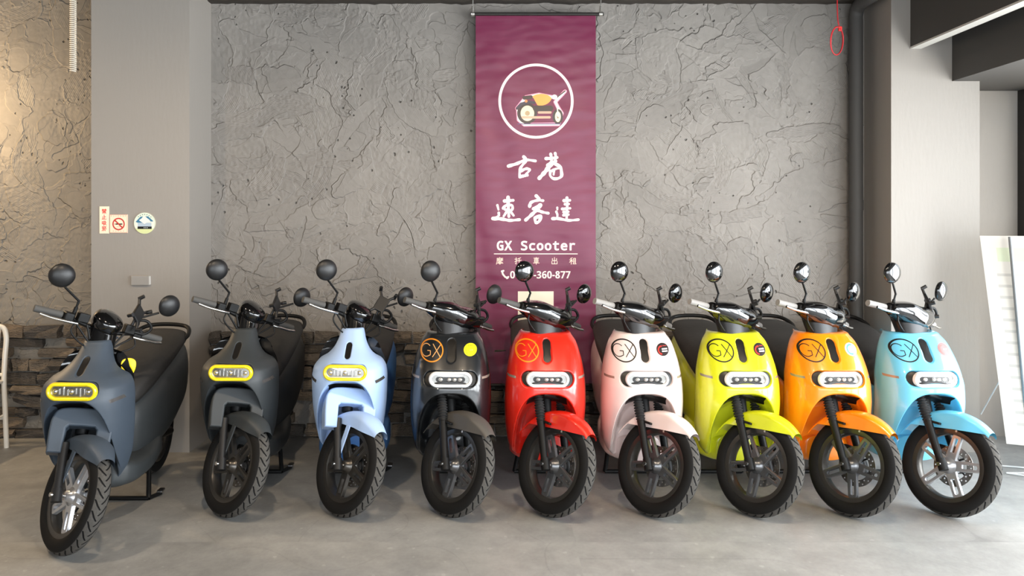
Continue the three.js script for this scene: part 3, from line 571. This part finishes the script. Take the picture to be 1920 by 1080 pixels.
const emblemGeo = (sh, cx, cy, r) => {
  const ring = ribbon(sh, circle(r, 72, r * .88).map(([x, y]) => [cx + x, cy + y]), .0065, .0012, true);
  const G = []; for (let i = 0; i <= 22; i++) { const t = .75 + i / 22 * 4.35; G.push([cx - .030 + .027 * Math.cos(t), cy + .031 * Math.sin(t)]); } G.push([cx - .006, cy - .022], [cx - .006, cy - .002], [cx - .024, cy - .002]);
  return { ring, letters: join([ribbon(sh, dense(G), .0042, .0012), ribbon(sh, dense([[cx + .006, cy + .032], [cx + .05, cy - .032]]), .0042, .0013), ribbon(sh, dense([[cx + .05, cy + .032], [cx + .006, cy - .032]]), .0042, .0011)]) };
};
const emblem = emblemGeo(shieldB, -.108, .832, .062);
const shieldTrim = {
  B: { recess: patch(shieldB, 0, .692, pill(.1385, .0372, 60), .003), slot: patch(shieldB, 0, .832, pill(.0225, .0575, 40), .002), signals: [-1, 1].map((s) => { const L = []; for (let i = 0; i <= 14; i++) L.push([s * lerp(.17, .2135, i / 14), .695]); return ribbon(shieldB, L, .012, .0015); }) },
  A: { slot: patch(shieldA, 0, .835, pill(.0155, .0385, 40), .002), signals: [-1, 1].map((s) => { const L = []; for (let i = 0; i <= 14; i++) L.push([s * lerp(.158, .197, i / 14), .68 + .012 * i / 14]); return ribbon(shieldA, L, .017, .002); }) },
};
const archOpeningShade = (sh, hw, y0, y1) => { const rows = []; for (let i = 0; i <= 24; i++) { const row = []; for (let j = 0; j <= 24; j++) { const t = i / 24, x = lerp(-hw, hw, j / 24) * (1 - .12 * t), y = lerp(y0, y1, t); row.push(V(x, y, sh.f(x, y) + .004)); } rows.push(row); } return grid(rows); };  // black sheet just off the shield skin, painting the shadow where the forks enter
const openShadeB = archOpeningShade(shieldB, .112, .545, .597), openShadeA = archOpeningShade(shieldA, .10, .60, .668);
const stickerTex = {
  yellow: canvas(128, 128, (c) => { c.fillStyle = '#f2ea1c'; c.fillRect(0, 0, 128, 128); c.strokeStyle = '#6d7a18'; c.lineWidth = 4; c.beginPath(); c.arc(64, 66, 44, 2.2, 4.0); c.stroke(); c.fillStyle = '#4c5218'; for (const [x, y] of [[44, 28], [60, 24], [72, 26]]) c.fillRect(x, y, 8, 6); c.fillStyle = '#8f8e6a'; c.fillRect(58, 62, 10, 10); c.fillRect(76, 62, 10, 10); }),
  dark: canvas(128, 128, (c) => { c.fillStyle = '#2b2424'; c.fillRect(0, 0, 128, 128); c.strokeStyle = '#d3322c'; c.lineWidth = 12; c.beginPath(); c.arc(52, 70, 34, 1.6, 4.9); c.stroke(); c.fillStyle = '#f0e9e6'; for (const y of [54, 74]) for (let i = 0; i < 4; i++) c.fillRect(54 + i * 15, y, 12, 12); c.fillStyle = '#c84038'; for (let i = 0; i < 4; i++) c.fillRect(68 + i * 10, 30, 7, 6); }),
  pale: canvas(128, 128, (c) => { c.fillStyle = '#e8eef2'; c.fillRect(0, 0, 128, 128); c.strokeStyle = '#4a9bd0'; c.lineWidth = 14; c.beginPath(); c.arc(64, 64, 40, 1.2, 5.2); c.stroke(); c.fillStyle = '#8fb6cc'; c.fillRect(50, 54, 44, 10); c.fillRect(50, 72, 44, 10); }),
  red: canvas(128, 128, (c) => { c.fillStyle = '#a85a58'; c.fillRect(0, 0, 128, 128); c.strokeStyle = '#d05048'; c.lineWidth = 12; c.beginPath(); c.arc(56, 66, 36, 1.6, 4.9); c.stroke(); c.fillStyle = '#d9b9b4'; for (let i = 0; i < 4; i++) c.fillRect(58 + i * 13, 58, 9, 10); }),
};
const stickerGeo = patch(shieldB, .104, .838, circle(.036, 40, .032), .0018);
const lampParts = (sh, cy, hw, hh, lift, wide) => ({
  rim: band(sh, 0, cy, pill(hw - .017, hh - .017, 60), pill(hw, hh, 60), lift, .018),
  cup: patch(sh, 0, cy, pill(hw - .016, hh - .016, 48), lift + .002, (x) => sh.skin(x * .5, cy)),
  lens: patch(sh, 0, cy, pill(hw - .014, hh - .014, 48), lift + .0155, (x) => sh.skin(x * .5, cy)),
  core: patch(sh, 0, cy, pill(hw - .038, .0135, 40), lift + .0045, (x) => sh.skin(x * .5, cy)),
  bulbs: join([-.72, -.1, .3, .72].map((q) => { const X = q * (hw - .045); return ball(.0125, .0105, .008, X, cy, sh.skin(X * .5, cy) + lift + .005, 16); })),
});
const finsA = join(Array.from({ length: 9 }, (_, i) => { const X = (i - 4) * .019, h = i % 2 ? .03 : .042; return i % 4 === 0 ? ball(.011, .012, .007, X, .735, shieldA.skin(X * .5, .735) - .002, 14) : box(.008, h, .006, X, .735 + (i % 3 - 1) * .003, shieldA.skin(X * .5, .735) - .003, .002); }));
const lampB = lampParts(shieldB, .692, .117, .042, -.012), lampA = lampParts(shieldA, .735, .117, .043, -.008);

function steerMatrix(th) { return new THREE.Matrix4().makeTranslation(AP.x, AP.y, AP.z).multiply(new THREE.Matrix4().makeRotationAxis(AX, th)).multiply(new THREE.Matrix4().makeTranslation(-AP.x, -AP.y, -AP.z)); }

function scooter(s) {
  const root = group('scooter'), B = s.kind === 'B', sh = B ? shieldB : shieldA, M = steerMatrix(s.steer);
  const steer = (o) => { o.applyMatrix4(M); return o; };
  const paint = s.paint, tr = shieldTrim[s.kind];
  // fixed front
  const shield = mesh('front_shield', sh.geo, paint, root);
  mesh('slot', tr.slot, slotMat, shield);
  mesh('fork_opening_shade', B ? openShadeB : openShadeA, black, shield);
  tr.signals.forEach((g) => mesh('turn_signal', g, B ? signalMat : signalDark, shield));
  if (B) {
    mesh('lamp_recess', tr.recess, slotMat, shield);
    mesh('emblem_ring', emblem.ring, s.print, shield, 'printed ring of the round emblem'); mesh('emblem_letters', emblem.letters, s.print2 ?? s.print, shield, 'printed letters GX');
    if (s.sticker) mesh('sticker', stickerGeo, s.sticker, shield, s.stickerLabel);
  }
  const lp = B ? lampB : lampA, hl = group('headlight', root);
  mesh('lamp_rim', lp.rim, B ? lampWhite : lampYellow, hl, B ? 'pale pill-shaped lamp rim' : 'yellow pill-shaped lamp rim'); mesh('reflector', lp.cup, cupMat, hl); if (B) mesh('lamp_core', lp.core, slotMat, hl); mesh('lamp_bulbs', B ? lp.bulbs : finsA, chrome, hl); mesh('lens', lp.lens, lensMat, hl);
  mesh('leg_shield_panel', once('back' + s.kind, () => B ? backPanel(sh) : backPanel(sh, shoulder)), B ? s.inner ?? paint : gloss, root);
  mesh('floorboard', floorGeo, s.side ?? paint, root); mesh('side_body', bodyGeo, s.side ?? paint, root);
  mesh('seat', seatGeo, seatMat, root); mesh('grab_rail', railGeo, black, root);
  // rear
  const rw = wheel('rear_wheel', root, black, .3); rw.position.set(0, WR, -WB);
  mesh('swing_arm', join([rod([.09, WR, -WB], [.09, .3, -.85], .025), rod([-.09, WR, -WB], [-.09, .3, -.85], .025), rod([-.09, WR, -WB], [.09, WR, -WB], .02)]), black, root);
  const st = mesh('centre_stand', join([rod([.1, .22, -.86], [.15, .015, -.72], .013), rod([-.1, .22, -.86], [-.15, .015, -.72], .013), rod([-.15, .015, -.72], [.15, .015, -.72], .012), rod([.15, .015, -.72], [.19, .02, -.80], .011)]), black, root);
  mesh('stand_foot', box(.03, .012, .06, .19, .034, -.80, .004), alloy, st);
  // steered front
  const fw = steer(wheel('front_wheel', root, s.spoke, s.phase)); fw.position.add(V(0, WR, 0).applyMatrix4(M).sub(V(0, 0, 0).applyMatrix4(M)));
  const fm = s.fender ?? paint, fen = steer(mesh('front_fender', B ? fenderB : fenderA, fm, root));
  if (B) for (const x of [-1, 1]) mesh('fender_bolt', once('bolt' + x, () => rod([x * .064, .445, .03], [x * .07, .445, .03], .006, .006, 12)), chrome, fen);
  for (const x of [-.088, .088]) {
    const leg = steer(mesh('fork_leg', once('leg' + s.kind + x, () => join([rod(along(x, -.01), along(x, .24), .0185, .0215), rod(along(x, -.03, .004), along(x, .03, .004), .024, .024)])), B ? black : matteBlack, root));
    if (B) { mesh('fork_boot', once('boot' + x, () => bellows(x, .225, .36)), rubber, leg); mesh('fork_tube', once('ftube' + x, () => rod(along(x, .35), along(x, .45), .014)), alloy, leg); mesh('fender_stay', once('stay' + x, () => box(.02, .012, .05, x * .92, WR + .2, -.075, .004)), black, leg); }
    mesh('axle_nut', once('nut' + x, () => join([rod([x * 1.1, WR, 0], [x * 1.36, WR, 0], .013, .010, 12), rod([x * .5, WR, 0], [x * 1.2, WR, 0], .008)])), chrome, leg);
  }
  steer(mesh('brake_caliper', once('caliper', () => box(.035, .075, .05, .055, WR + .055, -.085, .01)), black, root));
  if (!B) {
    const cover = mesh('fork_cover', once('fcover', () => {
      const sp = new THREE.Shape(), o = [[-.122, -.10], [-.128, 0], [-.122, .06], [-.095, .09], [0, .098], [.095, .09], [.122, .06], [.128, 0], [.122, -.10]], n = [[.076, -.08], [.076, .01], [.06, .028], [0, .03], [-.06, .028], [-.076, .01], [-.076, -.10]];
      sp.moveTo(...o[0]); sp.splineThru(o.slice(1).map((p) => new THREE.Vector2(...p))); sp.lineTo(...n[0]); n.slice(1).forEach((p) => sp.lineTo(...p)); sp.closePath();
      const g = new THREE.ExtrudeGeometry(sp, { depth: .08, bevelEnabled: true, bevelSize: .01, bevelThickness: .012, bevelSegments: 4, curveSegments: 40 }); g.translate(0, 0, -.02); g.rotateX(-RAKE); g.translate(...along(0, .3, .0)); return g;
    }), paint, root); cover.applyMatrix4(steerMatrix(s.steer * .4));
    mesh('fender_stay', once('staycover', () => box(.008, .15, .03, -.072, .385, -.035, .003)), paint, fen);
    steer(mesh('steering_crown', once('crownA', () => join([box(.15, .03, .06, 0, .585, onAxis(.585) + .03, .01), rod([0, .5, onAxis(.5)], [0, .72, onAxis(.72)], .03), ...[-.04, .0, .045].map((x) => rod([x, .57, onAxis(.57) + .065], [x, .57, onAxis(.57) + .072], .009, .009, 12))])), black, root));
  } else steer(mesh('steering_crown', once('crownB', () => join([box(.21, .035, .06, 0, .6, onAxis(.6) + .07, .012), rod([0, .45, onAxis(.45)], [0, .72, onAxis(.72)], .028)])), black, root));
  // handlebar
  const bar = steer(mesh('handlebar', once('bar', () => tube([[-.335, BAR.y + .008, BAR.z - .045], [-.2, BAR.y + .012, BAR.z - .02], [-.1, BAR.y - .005, BAR.z], [0, BAR.y - .02, BAR.z + .005], [.1, BAR.y - .005, BAR.z], [.2, BAR.y + .012, BAR.z - .02], [.335, BAR.y + .008, BAR.z - .045]], .011, 40, 12)), black, root));
  for (const x of [-1, 1]) {
    mesh('grip', once('grip' + x, () => rod([x * .212, BAR.y + .012, BAR.z - .022], [x * .34, BAR.y + .008, BAR.z - .046], .0185, .0175, 20)), s.grip, bar);
    mesh('brake_lever', once('lever' + x, () => { const g = tube([[x * .15, BAR.y - .005, BAR.z + .035], [x * .2, BAR.y - .006, BAR.z + .04], [x * .27, BAR.y - .008, BAR.z + .022], [x * .325, BAR.y - .004, BAR.z + .005]], .0075, 24, 8); return g; }), chrome, bar);
    mesh('switch_box', once('switch' + s.kind + x, () => box(.05, .048, .05, x * .185, BAR.y + .012, BAR.z - .012, .01)), black, bar);
    if (!B) mesh('brake_reservoir', once('res' + x, () => join([box(.055, .045, .04, x * .125, BAR.y + .028, BAR.z + .012, .005), rod([x * .1, BAR.y + .0, BAR.z + .03], [x * .05, BAR.y - .09, BAR.z + .05], .005), rod([x * .15, BAR.y - .01, BAR.z + .03], [x * .04, BAR.y - .1, BAR.z + .05], .005)])), black, bar);
    mesh('brake_hose', once('hose' + x, () => tube([[x * .16, BAR.y - .005, BAR.z + .03], [x * .17, BAR.y - .045, BAR.z + .045], [x * .12, BAR.y - .085, BAR.z + .05], [x * .05, BAR.y - .11, BAR.z + .05]], .0045, 24, 8)), black, bar);
    const mi = steer(group('mirror', root)), hx = x > 0 ? (B ? .225 : .28) : -(B ? .285 : .305), hy = BAR.y + .2, hz = BAR.z + .02, a = V(hx - x * .036, hy - .05, hz - .004), sk = 'stem' + s.kind + x;
    mesh('mirror_stem', once(sk, () => join([rod([x * .165, BAR.y + .02, BAR.z - .01], [x * .168, BAR.y + .068, BAR.z - .006], .0105, .009), rod([x * .168, BAR.y + .06, BAR.z - .006], [x * .17, BAR.y + .1, BAR.z - .002], .0058), ball(.0064, .0064, .0064, x * .17, BAR.y + .1, BAR.z - .002, 12), rod([x * .17, BAR.y + .1, BAR.z - .002], a.toArray(), .0058)])), s.stem ?? black, mi);
    const shell = mesh('mirror_shell', mirrorShell[x], s.mirror, mi); shell.position.set(hx, hy, hz); shell.rotation.y = x * .12;
    const gl = mesh('mirror_glass', glassGeo, mirrorGlass, mi); gl.position.set(hx, hy, hz); gl.rotation.y = x * .12;
  }
  if (B) {
    const cw = mesh('handlebar_cowl', cowlGeo, gloss, root); cw.position.copy(BAR).add(V(0, .012, .0)); cw.updateMatrix(); steer(cw);
    steer(mesh('steering_neck', once('neckB', () => neck(.865, .975, .095, .125, .72)), matteBlack, root));
  } else {
    const pd = mesh('dashboard_pod', podGeo, gloss, root); pd.position.set(0, BAR.y + .042, BAR.z + .01); pd.updateMatrix(); steer(pd);
    steer(mesh('steering_neck', once('neckA', () => neck(.885, 1.0, .073, .075, .95)), gloss, root));
  }
  // phone clamp and charging hose on the far grip side
  const ph = group('phone_holder', root), po = [.14, BAR.y + .115, BAR.z + .01];
  const clip = mesh('phone_clamp', holderGeo, matteBlack, ph); clip.position.set(...po); clip.scale.setScalar(1.15); clip.rotation.set(-.6, s.clampTurn ?? .5, -.55);
  mesh('clamp_arm', once('carm', () => tube([[.125, BAR.y + .01, BAR.z], [.135, BAR.y + .06, BAR.z + .005], [po[0], po[1] - .005, po[2] - .008]], .008, 16, 10)), matteBlack, ph);
  mesh('cable_loop', once('cloop', () => tube([[po[0] + .01, po[1] - .03, po[2]], [po[0] + .06, po[1] - .025, po[2] + .01], [po[0] + .092, po[1] - .055, po[2] + .012], [po[0] + .07, po[1] - .092, po[2] + .006], [po[0] + .01, po[1] - .095, po[2]]], .008, 36, 10)), black, ph);
  steer(ph);
  if (s.teardrop) {
    const t = new THREE.Shape(); t.moveTo(0, -.065); t.bezierCurveTo(.02, -.03, .038, .0, .03, .03); t.bezierCurveTo(.02, .05, -.02, .05, -.03, .03); t.bezierCurveTo(-.036, 0, -.02, -.03, 0, -.065);
    const g = new THREE.ExtrudeGeometry(t, { depth: .006, bevelEnabled: true, bevelSize: .004, bevelThickness: .004, bevelSegments: 3, curveSegments: 20 });
    const y = mesh('side_light', g, lampYellow, root, 'yellow teardrop light on the black inner panel'); y.position.set(.15, .80, -.36); y.rotation.y = .3;
  }
  // set the steered wheel on the floor
  const c = V(0, WR, 0).applyMatrix4(M), ax = V(1, 0, 0).transformDirection(M), low = c.y - .215 * Math.sqrt(1 - ax.y * ax.y) - .0445;
  root.position.set(s.x, -low + .001, s.z); root.rotation.order = 'YXZ'; root.rotation.y = (s.yaw ?? 0) * D2R; root.rotation.z = -(s.lean ?? 0) * D2R;
  thing(root, s.label, 'scooter', 'electric scooters parked in a row');
}
const glossy = (c) => phy(c, .32, { clearcoat: 1, clearcoatRoughness: .06 }), satin = (c) => phy(c, .52, { clearcoat: .12, clearcoatRoughness: .5 });
const D2R = Math.PI / 180, ROW = CZ - 4.426, line = std(0x151311, .5);
const disc = (k) => std(0xffffff, .35, 0, { map: stickerTex[k] });
const pastelSpoke = std(0x737476, .3, .75), brightSpoke = std(0xc2c3c6, .28, .7);
const bX = (px) => pxx(px, 4.5);
const rowB = { kind: 'B', z: ROW, mirror: gloss, spoke: pastelSpoke, grip: gripLight, print: line };
[
  { kind: 'A', yaw: 4, lean: 1.6, x: pxx(138, 3.95) - .045, z: CZ - 3.93, steer: 48 * D2R, paint: satin(0x3c4651), side: satin(0x333739), mirror: matteBlack, spoke: brightSpoke, grip: gripDark, phase: .2, teardrop: true, label: 'matte slate blue scooter with yellow lamp rim, standing forward beside the chair' },
  { kind: 'A', yaw: 3.2, lean: 1.2, x: bX(439) - .026, z: ROW, steer: 48 * D2R, paint: satin(0x2f3335), side: satin(0x262829), mirror: matteBlack, spoke: darkAlloy, grip: gripDark, phase: .5, label: 'matte charcoal scooter with yellow lamp rim beside the grey column' },
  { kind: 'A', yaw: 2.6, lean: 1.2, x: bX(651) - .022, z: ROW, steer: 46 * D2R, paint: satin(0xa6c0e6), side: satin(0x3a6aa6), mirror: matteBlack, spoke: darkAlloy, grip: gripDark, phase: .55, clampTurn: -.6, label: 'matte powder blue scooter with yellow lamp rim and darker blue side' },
  { ...rowB, yaw: 2, lean: 1, x: bX(848) - .02, steer: 45 * D2R, paint: glossy(0x15181b), fender: satin(0x4a4641), mirror: matteBlack, grip: gripDark, phase: .6, print: std(0xe08a1e, .4), print2: std(0xd9a063, .4), sticker: disc('yellow'), stickerLabel: 'round yellow sticker', label: 'black scooter with orange GX ring and yellow round sticker' },
  { ...rowB, yaw: 1, lean: .7, x: bX(1028) - .008, steer: 44 * D2R, paint: glossy(0xdc2412), grip: gripDark, phase: .65, print: std(0xf08a12, .4), sticker: null, label: 'red scooter with orange GX ring in front of the purple banner' },
  { ...rowB, x: bX(1215), steer: 43 * D2R, paint: glossy(0xeed8d2), phase: .62, sticker: disc('dark'), stickerLabel: 'round dark sticker with red arc', label: 'white scooter with black GX ring and dark round sticker' },
  { ...rowB, x: bX(1402), steer: 41 * D2R, paint: glossy(0xdbe01e), phase: .6, sticker: disc('dark'), stickerLabel: 'round dark sticker with red arc', label: 'lime yellow scooter with black GX ring and dark round sticker' },
  { ...rowB, x: bX(1578), steer: 38 * D2R, paint: glossy(0xff8a05), phase: .35, sticker: disc('pale'), stickerLabel: 'round pale blue sticker', label: 'orange scooter with black GX ring and pale round sticker' },
  { ...rowB, x: bX(1757), steer: 36 * D2R, paint: glossy(0x6cc6e8), spoke: brightSpoke, phase: .1, sticker: disc('red'), stickerLabel: 'round dull red sticker', label: 'sky blue scooter with black GX ring beside the bright pillar' },
].forEach(scooter);

renderer.render(scene, camera);
